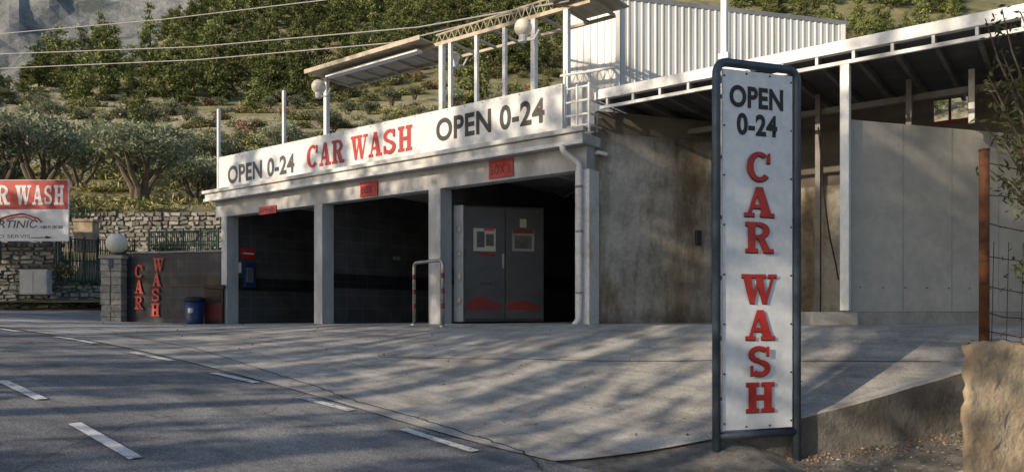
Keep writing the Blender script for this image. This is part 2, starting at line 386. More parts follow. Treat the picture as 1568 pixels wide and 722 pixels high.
def strip(mb,p,q,w,fn,dz,n=8,jit=0):
    p=np.array(p);q=np.array(q);d=(q-p)/np.linalg.norm(q-p);nn=np.array([-d[1],d[0]])*w/2; k=len(mb.v)
    for i in range(n+1):
        c=p+(q-p)*i/n+nn*random.uniform(-jit,jit)
        for sg in (-1,1):
            a=c+nn*sg; mb.v.append((a[0],a[1],float(fn(*a))+dz)); mb.s.append(.5)
    for i in range(n):
        mb.f.append((k+2*i,k+2*i+1,k+2*i+3,k+2*i+2)[::-1]); mb.m.append(0)
def groundpt(px,py):
    s=(px-784)/FP; dx=.8*s-.6; dy=.6*s+.8; dz=(HY-py)/FP; d=3
    while d<60:
        if EZ+dz*d<float(Fz(dx*d,dy*d)): break
        d+=.02
    return (dx*d,dy*d)
mb=MB()
for a,b in [((617,656),(728,690)),((457,607),(538,628)),((325,570),(393,585)),((203,539),(264,552)),((87,515),(146,525)),((-20,500),(30,507))]:
    strip(mb,groundpt(*a),groundpt(*b),.13,Fz,.002)
for a,b in [((2,582),(64,611)),((114,647),(208,701))]:
    strip(mb,groundpt(*a),groundpt(*b),.12,Fz,.002)
mb.obj('road_marking',None,M['paint'])
mb=MB()
def poly(pts,w,jit,n,fn=Fz,dz=.004):
    for a,b in zip(pts[:-1],pts[1:]): strip(mb,groundpt(*a),groundpt(*b),w,fn,dz,n,jit)
poly([(190,514),(300,533),(400,566),(480,590),(540,612),(640,640),(730,668),(800,690),(832,720)],.022,2.0,10)
poly([(580,546),(800,549),(1100,552),(1300,553),(1440,554)],.022,.5,12)
mb.obj('pavement_crack',None,M['crack'])
# ---------------------------------------------------------------- hills
hd=[27,29.8,30.3,33.3,33.6,36,40,45,60,80,100,140,180,215,260,330]
hz=[.3,.5,2.0,2.6,4.2,5.0,5.7,6.8,11.6,19.5,28,47,72,96,112,120]
def vnoise(x,y,seed,sc):
    r=np.random.default_rng(seed); ph=r.uniform(0,6.28,(6,)); an=r.uniform(0,6.28,(6,)); o=np.zeros_like(x)
    for i in range(6): o=o+np.sin((x*math.cos(an[i])+y*math.sin(an[i]))/sc*(1+.35*i)+ph[i])/(1+.4*i)
    return o/2.5
def hill_h(xc,d):
    xc=np.asarray(xc,float);d=np.asarray(d,float)
    z=np.interp(d,hd,hz)
    amt=np.clip((d-40)/40,0,1)
    z=z+vnoise(xc,d,3,14)*1.3*amt+vnoise(xc,d,4,50)*3.0*np.clip((d-70)/80,0,1)
    s=xc/np.maximum(d,1)
    rid=np.interp(s,[-.9,-.68,-.5,-.38,0,.8],[30,35,47,80,125,130])
    over=z-rid+6; z=np.where(over>0,rid-6+6*(1-np.exp(-over/6)),z)
    h=1.9; q=np.floor(z/h); fr=z/h-q; t=np.clip((fr-.72)/.28,0,1); stp=(q+t+fr*.12*(1-t))*h
    ta=np.clip((d-38)/4,0,1)*np.clip((125-d)/30,0,1)
    return z*(1-ta)+stp*ta
def w2(xc,d): return (.8*xc-.6*d,.6*xc+.8*d)
dl=np.concatenate([np.arange(27,36,.3),np.arange(36,125,.6),np.arange(125,340,4)])
sl=np.linspace(-1.1,.95,230)
V=[];
for d in dl:
    xc=sl*d; z=hill_h(xc,d*np.ones_like(xc))
    X=.8*xc-.6*d; Y=.6*xc+.8*d
    V+=list(zip(X,Y,z+EZ))
n=len(sl); Fc=[(j*n+i,j*n+i+1,(j+1)*n+i+1,(j+1)*n+i) for j in range(len(dl)-1) for i in range(n-1)]
mesh_obj('hillside_terrain',None,V,Fc,M['hill'])
dl=np.linspace(420,1500,90); sl=np.linspace(-1.3,1.1,180); V=[]
for d in dl:
    xc=sl*d; dd=d*np.ones_like(xc); z=-20+np.clip((d-420)/700,0,1)*560+vnoise(xc,dd,9,120)*35+vnoise(xc,dd,10,33)*16+np.abs(vnoise(xc,dd,12,17))*14
    X=.8*xc-.6*d; Y=.6*xc+.8*d; V+=list(zip(X,Y,z))
n=len(sl); Fc=[(j*n+i,j*n+i+1,(j+1)*n+i+1,(j+1)*n+i) for j in range(len(dl)-1) for i in range(n-1)]
mesh_obj('mountain',None,V,Fc,M['mount'])
# ---------------------------------------------------------------- vegetation prototypes
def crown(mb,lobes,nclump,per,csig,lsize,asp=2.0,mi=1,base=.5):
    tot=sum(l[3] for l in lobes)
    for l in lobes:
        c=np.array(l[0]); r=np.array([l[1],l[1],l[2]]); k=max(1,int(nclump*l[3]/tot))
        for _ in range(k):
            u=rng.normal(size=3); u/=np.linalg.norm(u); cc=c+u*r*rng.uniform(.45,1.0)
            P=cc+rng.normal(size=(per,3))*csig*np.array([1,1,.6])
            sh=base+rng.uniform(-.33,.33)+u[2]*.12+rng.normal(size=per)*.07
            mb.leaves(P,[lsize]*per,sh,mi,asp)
def pine_mesh(seed,H=8):
    random.seed(seed); mb=MB()
    lean=random.uniform(-.5,.5)
    mb.tube([(0,0,-.5),(lean*.3,.1,H*.4),(lean,.0,H*.85)],[.22,.15,.05],6)
    lobes=[]
    for i in range(9):
        t=i/8; z=H*(.18+.74*t); rr=H*.27*(1-t*.72)
        a=random.uniform(0,6.28); off=rr*.45
        lobes.append(((lean*t+off*math.cos(a),off*math.sin(a),z),rr*random.uniform(.7,1.15),H*.12,rr))
        if i%2==0: mb.tube([(lean*t*.8,0,z-.5),(lean*t+off*1.5*math.cos(a),off*1.5*math.sin(a),z)],[.07,.02],5)
    crown(mb,lobes,70,22,.30,.22)
    return mb
def olive_mesh(seed,H=4.2,Rr=2.4,nc=150,per=30,ls=.12):
    random.seed(seed); mb=MB(); lobes=[]
    for i in range(5):
        a=i*1.26+random.uniform(-.3,.3); r=Rr*random.uniform(.45,.62)
        top=(r*math.cos(a),r*math.sin(a),H*random.uniform(.62,.76))
        mb.tube([(0.12*math.cos(a),.12*math.sin(a),-.3),(.25*r*math.cos(a+.3),.25*r*math.sin(a+.3),H*.2),(.6*r*math.cos(a),.6*r*math.sin(a),H*.38),top],[.22,.14,.10,.04],7)
        mb.tube([(.6*r*math.cos(a),.6*r*math.sin(a),H*.38),(1.3*r*math.cos(a-.4),1.3*r*math.sin(a-.4),H*.6)],[.07,.02],5)
        lobes.append((top,Rr*.5,H*.2,1))
    lobes.append(((0,0,H*.80),Rr*.5,H*.19,1))
    crown(mb,lobes,nc,per,.22,ls,2.6)
    return mb
def shrub_mesh(seed,R=1,H=1,ls=.09,nc=36):
    random.seed(seed); mb=MB(); mb.tube([(0,0,-.3),(0,0,H*.5)],[.06,.03],5)
    crown(mb,[((random.uniform(-.3,.3)*R,random.uniform(-.3,.3)*R,H*.5),R*.7,H*.45,1) for _ in range(3)],nc,20,.22,ls); return mb
def to_mesh(mb,name,mats):
    me=bpy.data.meshes.new(name); me.from_pydata(mb.v,[],mb.f)
    for m in mats: me.materials.append(m)
    me.polygons.foreach_set('material_index',mb.m)
    a=me.attributes.new('shade','FLOAT','POINT'); a.data.foreach_set('value',mb.s); me.update(); return me
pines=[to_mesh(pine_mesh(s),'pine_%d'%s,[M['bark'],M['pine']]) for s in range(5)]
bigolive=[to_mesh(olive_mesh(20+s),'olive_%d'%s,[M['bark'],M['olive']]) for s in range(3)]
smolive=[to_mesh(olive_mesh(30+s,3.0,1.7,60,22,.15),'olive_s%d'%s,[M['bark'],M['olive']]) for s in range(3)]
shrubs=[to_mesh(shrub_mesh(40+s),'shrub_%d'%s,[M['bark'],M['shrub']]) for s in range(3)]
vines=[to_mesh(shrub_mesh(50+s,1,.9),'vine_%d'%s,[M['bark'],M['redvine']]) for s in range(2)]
def grass_mesh(seed):
    mb=MB(); 
    P=np.stack([rng.normal(size=160)*.55,rng.normal(size=160)*.55,rng.uniform(0,.22,160)],1)
    mb.leaves(P,[.17]*160,.5+rng.normal(size=160)*.25,0,5); return mb
grasses=[to_mesh(grass_mesh(s),'tuft_%d'%s,[M['grassm']]) for s in range(2)]
def inst(par,me,loc,sc,name):
    o=bpy.data.objects.new(name,me); scene.collection.objects.link(o)
    o.location=loc; o.rotation_euler=(0,0,random.uniform(0,6.28)); o.scale=(sc*random.uniform(.85,1.15),sc*random.uniform(.85,1.15),sc*random.uniform(.85,1.15))
    if par: o.parent=par
    else: TOPS.append(o)
    return o
random.seed(11)
forest=E('pine_forest')
cnt=0
for _ in range(12000):
    if cnt>=880: break
    d=math.sqrt(random.uniform(86**2,235**2)); s=random.uniform(-.76,.60)
    if .14<s<.30: continue
    if s<-.4 and d>165: continue
    xc=s*d
    lim=98+20*float(vnoise(np.array(xc),np.array(d),5,30))+max(0,(s+.25))*60
    if d<lim and random.random()<.93: continue
    if float(vnoise(np.array(xc),np.array(d),6,12))>.5: continue
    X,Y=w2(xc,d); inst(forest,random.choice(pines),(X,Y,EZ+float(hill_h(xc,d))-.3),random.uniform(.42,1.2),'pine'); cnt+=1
grove=E('olive_grove'); sb=E('hillside_shrubs'); gr=E('dry_grass')
def terr_edge(xc,d):
    for k in range(12):
        a=float(hill_h(xc,d)); b=float(hill_h(xc,d+.6))
        if b-a>.55: return d-.4
        d+=.4
    return d
for _ in range(110):
    d=random.uniform(50,104); s=random.uniform(-.74,.12); xc=s*d; X,Y=w2(xc,d)
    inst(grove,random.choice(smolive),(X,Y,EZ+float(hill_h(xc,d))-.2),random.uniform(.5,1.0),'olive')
for _ in range(780):
    d=random.uniform(44,135); s=random.uniform(-.74,.14); 
    if random.random()<.75: d=terr_edge(s*d,d)
    xc=s*d; X,Y=w2(xc,d)
    me=random.choice(shrubs if random.random()<.88 else vines)
    inst(sb,me,(X,Y,EZ+float(hill_h(xc,d))-.15),random.uniform(.45,1.25)*(.6+d/120),'shrub')
for _ in range(650):
    d=random.uniform(33.8,75); s=random.uniform(-.72,.08); xc=s*d; X,Y=w2(xc,d)
    inst(gr,random.choice(grasses),(X,Y,EZ+float(hill_h(xc,d))),random.uniform(.6,1.4),'tuft')
for px,d,sc in [(215,38,1.1),(60,41,1.15),(118,50,1.1),(302,44,.95),(-10,37,1.0),(330,56,1.0),(20,55,1.2),(165,60,1.0),(440,60,1.0)]:
    xc=(px-784)/FP*d; X,Y=w2(xc,d); inst(None,random.choice(bigolive),(X,Y,EZ+float(hill_h(xc,d))-.1),sc,'olive_tree')
xc=(212-784)/FP*66; X,Y=w2(xc,66); o=inst(None,pines[2],(X,Y,EZ+float(hill_h(xc,66))-.2),.7,'pine_tree')
# ---------------------------------------------------------------- car wash building
B=E('car_wash_building')
XL=-18.9; XR=onY(905,11.74)[0]
zl=EZ+2.54; zo=EZ+2.98; zt=EZ+3.22
box('roof_slab',B,XL-.1,XR+.05,11.36,18.4,zo,zt-.06,M['fascia'],.015)
box('roof_edge_trim',B,XL-.15,XR+.10,11.30,11.42,zt-.057,zt+.03,M['fascia'],.01)
box('gutter_lip',B,XL-.12,XR+.07,11.325,11.357,zo-.03,zo+.05,M['steelw'],.008)
box('lintel_beam',B,XL,XR-.02,11.62,11.90,zl,zo-.002,M['lintel'],.01)
colx=[(345,.26),(489,.30),(667,.34),(893,.30)]
cols=[]
for i,(px,w) in enumerate(colx):
    X,_=onY(px,11.62); cols.append(X)
    box('column_%d'%i,B,X-w/2,X+w/2,11.58,11.94,EZ-.6,zl-.002,M['lintel'] if i<3 else M['steelw'],.012)
for i in range(4):
    X=cols[i]; box('divider_wall_%d'%i,B,X-.1,X+.1,11.942,18.2,EZ-.6,zo-.004,M['tilei'],0)
    box('divider_band_%d'%i,B,X+.1,X+.106,11.95,18.2,EZ+.55,EZ+.9,M['tileb'],0)
box('back_wall',B,XL,XR,18.2,18.4,EZ-.6,zo-.004,M['tilei'],0)
for i in range(3):
    xm=(cols[i]+cols[i+1])/2; box('ceiling_lamp_%d'%i,B,xm-.06,xm+.06,13,14.2,zo-.1,zo-.005,M['white'])
tube('hose_pipe',B,[(cols[3]-.9,13,zo-.02),(cols[3]-.95,13,zo-.5),(cols[3]-1.4,13.2,zo-.62),(cols[3]-1.9,13.3,zo-.4)],.02,M['rope'])
for nm,px,py in (('box_sign_a',410,318),('box_sign_b',565,291),('box_sign_c',767,260)):
    O=L(px-13,py+11,11.6); X,d=onY(px,11.6); O2=L(px+(13 if px<700 else 19),py+11,11.6)
    if px>700: O=L(px-18,py+14,11.6)
    w=O2.x-O.x; h=22/FP*d if px<700 else 27/FP*d
    if px<500: h=.2
    box(nm,B,O.x,O.x+w,11.585,11.606,O.z,O.z+h,M['redlit'],.003)
    if px>500: text(nm+'_text',B,'BOX I' if px<700 else 'BOX II',Vector((O.x+.05,11.585,O.z+h*.2)),Vector((1,0,0)),w-.10,h*.52,Vector((0,-1,0)),M['black'],.012,.004,0,1.12)
    else: text(nm+'_text',B,'SERVIS',Vector((O.x+.05,11.585,O.z+h*.25)),Vector((1,0,0)),w-.1,h*.5,Vector((0,-1,0)),M['black'],.0,.004)
Xd=onY(887,11.5)[0]
tube('down_pipe',B,rounded([(Xd-.25,11.33,zo-.01),(Xd-.25,11.33,zo-.12),(Xd,11.5,zo-.35),(Xd,11.5,EZ-.15),(Xd-.05,11.4,EZ-.27)],.08),.055,M['steelw'],12)
for z in (0.3,1.4,2.2): tube('pipe_clip_%d'%int(z*10),B,[(Xd,11.5,EZ+z),(Xd,11.5,EZ+z+.04)],.066,M['chrome'],12)
pA=C(906,0,13.72); pB=C(1090,0,14.55)
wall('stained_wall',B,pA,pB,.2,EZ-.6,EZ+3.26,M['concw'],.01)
dW=(Vector((pB.x,pB.y,0))-Vector((pA.x,pA.y,0))).normalized(); nW=Vector((dW.y,-dW.x,0))
wall('upper_wall',B,Vector(pA)+Vector((.0,.22,0)),Vector(pB)+Vector((2.5*dW.x,.22+2.5*dW.y,0)),.15,EZ+3.2,EZ+3.69,M['brownw'],0)
q=C(1063,376,14.43)+nW*.02; mb=MB(); mb.box(q,dW*.11,nW*.07,UP*.29); bev(mb.obj('switch_box',B,M['dark']))
q=C(910,237,13.75)+nW*.01; mb=MB(); mb.box(q,dW*.06,nW*.1,UP*.06); mb.tube([q+nW*.1+UP*.03,q+nW*.1+dW*.2+UP*.0],.035,10); mb.obj('security_camera',B,M['white'])
ca=C(711,0,16.0); cb=C(833,0,16.4)
ca.z=cb.z=0; dC=(cb-ca).normalized(); nC=Vector((dC.y,-dC.x,0)); Lc=(cb-ca).length
zb=EZ-.24; zc=EZ+2.24
wall('machine_cabinet',B,ca,cb,.9,zb,zc,M['dark'],.01)
for i,(a,b_) in enumerate(((.01,.50),(.51,.99))):
    p=ca+dC*Lc*a+nC*.03; mb=MB(); mb.box(p+UP*(zb+.06),dC*Lc*(b_-a),-nC*.028,UP*(zc-zb-.1)); bev(mb.obj('cabinet_door_%d'%i,B,M['door']),.006)
def cpanel(nm,px0,py0,px1,py1,mat,off=.036):
    def hit(px):
        s=(px-784)/FP; D=Vector((.8*s-.6,.6*s+.8,0)); P0=ca+nC*off
        t=P0.dot(nC)/D.dot(nC); return D*t,t
    a,ta=hit(px0); b,tb=hit(px1); z0=EZ+(HY-py1)/FP*ta; z1=EZ+(HY-py0)/FP*ta
    mb=MB(); mb.box(a+UP*z0,b-a,nC*.004,UP*(z1-z0)); return mb.obj(nm,B,mat)
cpanel('notice_a',725,349,759,384,M['panelg']); cpanel('notice_a_pic',730,354,742,378,M['door'],.041)
cpanel('notice_a_red',741,349,757,353,M['redlit'],.041)
cpanel('notice_a_pic2',744,358,756,376,M['greyt'],.041)
cpanel('notice_b',784,352,818,384,M['grey']); cpanel('notice_b_head',785,352,817,357,M['redd'],.041)
cpanel('notice_b_pic',788,360,814,380,M['greyt'],.041)
cpanel('notice_c',796,335,806,348,M['panelg']); cpanel('handle',769,388,772,410,M['chrome'],.05)
cpanel('notice_d',735,386,757,391,M['redd'])
def cpoly(nm,pts,mat,off):
    vs=[]
    for px,py in pts:
        s=(px-784)/FP; D=Vector((.8*s-.6,.6*s+.8,0)); P0=ca+nC*off; t=P0.dot(nC)/D.dot(nC); vs.append(D*t+UP*(EZ+(HY-py)/FP*t))
    mb=MB(); mb.add(vs[::-1] if (vs[1]-vs[0]).cross(vs[2]-vs[1]).dot(nC)<0 else vs,[tuple(range(len(vs)))]); mb.obj(nm,B,mat)
cpoly('door_graphic_a',[(713,474),(713,466),(724,456),(740,453),(752,460),(766,465),(766,474)],M['redd'],.037)
cpoly('door_graphic_b',[(774,474),(776,466),(790,460),(806,461),(826,468),(828,474)],M['redd'],.037)
O=ca+dC*Lc*.2+nC*.035; O.z=EZ+(HY-434)/FP*15.4
text('cabinet_text',B,'Servant 2',O,dC,.34,.08,nC,M['black'],.01,.003)
wa=C(684,0,16.1); wb=C(709,0,15.95); wa.z=wb.z=0; wall('white_side_post',B,wa,wb,.25,zb,zc,M['lintel'],.01)
for k in range(4):
    tt=wa+(wb-wa)*.6; z=zb+.4+k*.5; mb=MB(); mb.box(tt+UP*z-CF*.03,(wb-wa)*.25,-CF*.02,UP*.12); mb.obj('hinge_%d'%k,B,M['chrome'])
Xp=cols[0]+.107
def bayp(nm,px0,py0,px1,py1,mat,dep=.02,base=Xp):
    def hit(px):
        s=(px-784)/FP; t=base/(.8*s-.6); return (.6*s+.8)*t,t
    a,ta=hit(px0); b,tb=hit(px1); t=(ta+tb)/2; z0=EZ+(HY-py1)/FP*t; z1=EZ+(HY-py0)/FP*t
    return bev(box(nm,B,base,base+dep,min(a,b),max(a,b),z0,z1,mat,0),.003)
bayp('price_board',369,380,391,396,M['redlit']); bayp('price_board_line',372,387,388,389,M['white'],.03)
bayp('coin_machine',372,402,388,440,M['blue'],.12); bayp('coin_machine_face',374,410,384,432,M['chrome'],.13)
bayp('notice_white',353,401,369,417,M['white'])
bayp('vent_cover',602,392,612,398,M['grey'],.03,cols[1]+.107)
# ---------------------------------------------------------------- banner
BN=E('car_wash_banner_sign')
YB=11.60
x0=onY(335,YB)[0]; x1=onY(861,YB)[0]; z0=zt+.03; z1=EZ+4.17
box('banner_board',BN,x0,x1,YB,YB+.05,z0,z1,M['banner'],.004)
ux=Vector((1,0,0)); nr=Vector((0,-1,0))
for i in range(9):
    x=x0+(x1-x0)*i/8; box('banner_strut_%d'%i,BN,x-.02,x+.02,YB+.053,YB+.10,z0-.05,z1+.03,M['steelw'],0)
mb=MB()
for i in range(25):
    x=x0+.05+(x1-x0-.1)*i/24
    for z in (z0+.04,z1-.04): mb.tube([(x,YB,z),(x,YB-.008,z)],.012,6)
mb.obj('banner_eyelets',BN,M['dark'])
def btext(nm,body,pa,pb,ztop,zbot,mat):
    a=onY(pa,YB)[0]; b=onY(pb,YB)[0]; text(nm,BN,body,Vector((a,YB,zbot)),ux,b-a,ztop-zbot,nr,mat,.032,.004,0,1.06)
H=z1-z0
btext('open_text_far','OPEN 0-24',349,451,z0+H*.68,z0+H*.16,M['greyt'])
btext('open_text_near','OPEN 0-24',668,834,z0+H*.80,z0+H*.28,M['black'])
items=[]; a=onY(470,YB)[0]; b=onY(641,YB)[0]; un=(b-a)/(7*1.1+.75); x=a
for ch in 'CAR WASH':
    if ch==' ': x+=un*.45; continue
    w=un*(1.25 if ch=='W' else (.95)); items.append((ch,Vector((x,YB,z0+H*.2)),ux,w,H*.60,nr)); x+=w+un*.10
slab('car_wash_text',BN,items,M['red'],.005)
# ---------------------------------------------------------------- terrace pergola
P=E('terrace_pergola')
YP=11.98; ztop=EZ+5.72
for i,px in enumerate((335,435,500,677,690,730,773,818,868)):
    X=onY(px,YP)[0]; r=.04 if i in (0,1,4,5,6) else .055
    box('post_%d'%i,P,X-r,X+r,YP-r,YP+r,zt-.03,ztop-.05,M['steelw'],.01)
xa=onY(493,YP)[0]; xb=onY(665,YP)[0]; xc_=onY(905,YP)[0]
box('front_rail',P,xa,xc_,YP-.04,YP+.04,ztop-.05,ztop+.03,M['beige'],.006)
box('rear_rail',P,xa,xc_,12.85,12.92,ztop-.03,ztop+.03,M['beige'],.006)
for i in range(14):
    x=xa+(xc_-xa)*i/13; box('rafter_%d'%i,P,x-.025,x+.025,YP+.042,12.848,ztop-.02,ztop+.03,M['beige'],0)
box('awning_sheet_low',P,xa-.1,xb,11.55,12.95,ztop+.033,ztop+.055,M['beige'],0)
box('awning_fascia',P,xa-.1,xb,11.52,11.548,ztop+.0,ztop+.10,M['beige'],.004)
box('awning_lamp_tray',P,xa+.4,xb-.3,11.75,11.93,ztop-.12,ztop-.06,M['white'],.004)
xm=onY(852,YP)[0]
box('awning_sheet_high',P,xm,xc_+.3,11.7,12.9,ztop+.10,ztop+.125,M['beige'],0)
xa2=onY(668,YP)[0]; mb=MB()
mb.tube([(xa2,YP,ztop+.20),(xc_+.4,YP,ztop+.30)],.022,6); nlt=22
for i in range(nlt):
    t=i/nlt; xx=xa2+(xc_-xa2)*t; xn=xa2+(xc_-xa2)*(i+1)/nlt
    mb.tube([(xx,YP,ztop+.02),((xx+xn)/2,YP,ztop+.20+.10*t)],.010,5); mb.tube([((xx+xn)/2,YP,ztop+.20+.10*t),(xn,YP,ztop+.02)],.010,5)
mb.obj('lattice_truss',P,M['beige'])
mb=MB()
xh1=onY(860,12.1)[0]
for z in (.45,.75): mb.tube([(XL+.3,12.3,zt+z+.25),(xh1,12.3,zt+z+.25)],.02,6)
mb.obj('handrail',P,M['steelw'])
def globe(px,py,Y,r):
    e=E('globe_lamp'); c=L(px,py,Y); mb=MB(); mb.sphere(c,r,0,20,12); o=mb.obj('globe',e,M['lamp'],True)
    mb=MB(); mb.tube([c-UP*(r+.10),c-UP*(r-.03)],[.07,.09],12); mb.tube([c-UP*(r+.06),c-UP*(r+.08)+Vector((.22,0.05,0)),c-UP*(r-.1)+Vector((.3,.1,0))],.02,6); mb.obj('bracket',e,M['steelw']); return e
globe(488,133,11.5,.17); globe(801,43,11.5,.17); globe(696,88,12.4,.12)
cg=E('balcony_railing'); mb=MB()
ya=11.7; A=L(866,0,ya).x; Bx=L(902,0,ya).x
for z in (.15,.35,.6,.85):
    mb.tube([(A,ya,zt+z),(Bx,ya,zt+z),(Bx,13.2,zt+z)],.02,6)
for x,y in ((A,ya),((A+Bx)/2,ya),(Bx,ya),(Bx,12.6)): mb.tube([(x,y,zt),(x,y,zt+.9)],.028,6)
mb.tube([(A-.1,ya-.02,zt+1.12),(Bx+.6,ya-.02,zt+1.06)],.022,6); mb.tube([(A,ya-.02,zt+.9),(A,ya-.02,zt+1.2)],.025,6)
mb.obj('rails',cg,M['steelw'])
# ---------------------------------------------------------------- garage with canopy on the right
G=E('garage_canopy_building')
YG=11.89; g0=XR-.02; g1=7.0
box('fascia_beam',G,g0,g1,YG,YG+.12,EZ+3.84,EZ+4.02,M['white'],.01)
box('lower_rail',G,g0+.1,g1,YG+.02,YG+.07,EZ+3.66,EZ+3.72,M['steelw'],.006)
n=26
for i in range(n):
    x=g0+.25+i*.52; box('bracket_%d'%i,G,x-.02,x+.02,YG+.02,YG+.07,EZ+3.722,EZ+3.838,M['steelw'],0)
    box('joist_%d'%i,G,x-.03,x+.03,YG+.122,15.6,EZ+3.74,EZ+3.86,M['joist'],0)
box('roof_deck',G,g0,g1,YG+.124,15.8,EZ+3.862,EZ+3.98,M['ceil'],0)
Xp1=onY(1293,YG)[0]
box('post_main',G,Xp1-.065,Xp1+.065,YG-.0,YG+.13,EZ+.0,EZ+3.655,M['white'],.01)
Xp0=onY(1103,YG)[0]
box('post_upper',G,Xp0-.05,Xp0+.05,YG+.13,YG+.23,EZ+3.99,EZ+6.2,M['white'],.01)
box('post_upper_clamp',G,Xp0-.09,Xp0+.09,YG+.11,YG+.25,EZ+4.15,EZ+4.25,M['steelw'],.01)
box('post_lower',G,Xp0-.05,Xp0+.05,YG+.02,YG+.12,EZ-.3,EZ+3.655,M['white'],.01)
pa=C(1304,0,11.3); pb=C(1500,0,12.0); dp=(pb-pa); dp.z=0; dp.normalize(); pe=pa+dp*4.5
zpt=EZ+2.87
wall('panel_wall',G,pa,pe,.12,EZ-.02,zpt,M['panelg'],.01)
for k in range(1,5):
    q=pa+dp*k*.95; nP=Vector((dp.y,-dp.x,0)); mb=MB(); mb.box(Vector((q.x,q.y,EZ+.0))+nP*.002,dp*.006,nP*.003,UP*2.86); mb.obj('panel_joint_%d'%k,G,M['grey'])
mb=MB()
for k in range(10):
    q=pa+dp*(.15+k*.42); nP=Vector((dp.y,-dp.x,0)); q=Vector((q.x,q.y,EZ+.35))+nP*.005; mb.tube([q,q+nP*.012],.010,6)
mb.obj('rivets',G,M['dark'])
wall('panel_wall_base',G,pa-dp*.1,pe,.16,EZ-.25,EZ-.022,M['kerb'],.01)
q0=C(1243,0,11.3); q0.z=0; mb=MB(); mb.box(Vector((q0.x,q0.y,EZ-.35)),Vector((pa.x-q0.x+.1,pa.y-q0.y,0)),CF*.5,UP*.33); bev(mb.obj('post_plinth',G,M['kerb']),.02)
bw=14.9
xo0=onY(1428,bw)[0]; xo1=onY(1482,bw)[0]
box('garage_back_wall_a',G,-9.0,xo0,bw,bw+.2,EZ-.3,EZ+3.73,M['brownw'],0)
box('garage_back_wall_b',G,xo1,g1,bw,bw+.2,EZ-.3,EZ+3.73,M['brownw'],0)
box('garage_back_wall_c',G,xo0,xo1,bw,bw+.2,EZ-.3,EZ+3.25,M['brownw'],0)
box('window_frame',G,xo0,xo1,bw-.03,bw-.002,EZ+3.22,EZ+3.28,M['redd'],0)
box('window_frame_mid',G,(xo0+xo1)/2-.02,(xo0+xo1)/2+.02,bw-.03,bw+.03,EZ+3.28,EZ+3.73,M['redd'],0)
for px in (1253,1392,1488):
    X=onY(px,13.6)[0]; box('inner_post_%d'%px,G,X-.04,X+.04,13.55,13.64,EZ+(2.9 if px==1488 else -.2),EZ+3.73,M['steelw'] if px==1488 else M['joist'],0)
box('inner_beam',G,-6.0,g1,13.65,13.78,EZ+3.4,EZ+3.5,M['joist'],0)
box('stained_dado',G,-8.5,Xp1,bw-.02,bw-.002,EZ-.2,EZ+2.35,M['concw'],0)
pts=[C(1253,195,12.6),C(1257,240,12.5),C(1262,300,12.4),C(1270,360,12.3),C(1280,405,12.2),C(1284,428,12.1)]
tube('hanging_cable',G,pts,.012,M['rope'],6)
# ---------------------------------------------------------------- corrugated shed on roof
S=E('corrugated_metal_shed')
def corr_wall(nm,p,q,z0,z1a,z1b):
    p=Vector((p.x,p.y,0)); q=Vector((q.x,q.y,0)); d=q-p; Ln=d.length; d/=Ln; nn=Vector((d.y,-d.x,0)); mb=MB(); prof=[]
    x=0
    while x<Ln:
        for dx,o in ((0,0),(.07,.0),(.085,.016),(.115,.016),(.13,0)):
            if x+dx<=Ln: prof.append((x+dx,o))
        x+=.16
    pr=[]
    for a,o in prof:
        b=p+d*a+nn*o; zz=z1a+(z1b-z1a)*a/Ln; pr.append((b+UP*z0,b+UP*zz))
    for u,w in zip(pr[:-1],pr[1:]): mb.add([u[0],w[0],w[1],u[1]],[(0,1,2,3)])
    return mb.obj(nm,S,M['corr'])
s0=C(866,0,16.6); s1=C(945,0,16.0); s2=C(1290,0,17.45)
zs0=EZ+3.99; zs1=EZ+6.62
corr_wall('left_wall',s0,s1,zs0,zs1,zs1); corr_wall('front_wall',s1,s2,zs0,zs1,zs1)
for p in (s0,s1,s2):
    mb=MB(); mb.box(Vector((p.x,p.y,zs0))-CR*.04-CF*.05,CR*.09,CF*.09,UP*(zs1-zs0)); mb.obj('corner_trim',S,M['white'])
s3=s2+(s0-s1); 
mb=MB(); vs=[Vector((a.x,a.y,0)) for a in (s0,s1,s2,s3)]; ctr=sum(vs,Vector())/4
lo=[ctr+(v-ctr)*1.04+UP*(zs1+.002) for v in vs]; hi=[v+UP*.10 for v in lo]; mb.add(lo+hi,BF); mb.obj('roof_sheet',S,M['grey'])
corr_wall('right_wall',s2,s3,zs0,zs1,zs1); corr_wall('rear_wall',s3,s0,zs0,zs1,zs1)
# ---------------------------------------------------------------- tall vertical sign
VS=E('vertical_car_wash_sign')
lp=C(1097,0,7.5); rp=C(1220,0,7.80); lp.z=rp.z=0; dv=(rp-lp).normalized(); nv=Vector((dv.y,-dv.x,0)); wv=(rp-lp).length
ztp=EZ+(HY-94)/FP*7.5; r=.043
pts=rounded([lp+UP*(EZ-1.85),lp+UP*ztp,rp+UP*ztp,rp+UP*(EZ-1.60)],.13,8)
tube('frame_tube',VS,pts,r,M['frame'],16)
zbar=EZ-(667-HY)/FP*7.5
tube('cross_bar',VS,[lp+UP*zbar,rp+UP*zbar],.036,M['frame'],12)
a=lp+dv*.062; wpn=wv-.124; zp0=EZ-(660-HY)/FP*7.5+.005; zp1=EZ+(HY-104)/FP*7.5
mb=MB(); mb.box(a+UP*zp0+nv*.01,dv*wpn,-nv*.02,UP*(zp1-zp0)); bev(mb.obj('panel',VS,M['panelw']),.003)
mb=MB()
for k in range(8):
    z=zp0+.07+(zp1-zp0-.14)*k/7
    for e in (.02,wpn-.02):
        q=a+dv*e+UP*z+nv*.01; mb.tube([q,q+nv*.008],.010,8)
for k in range(1,3):
    for z in (zp0+.03,zp1-.03):
        q=a+dv*wpn*k/3+UP*z+nv*.01; mb.tube([q,q+nv*.008],.010,8)
mb.obj('bolts',VS,M['dark'])
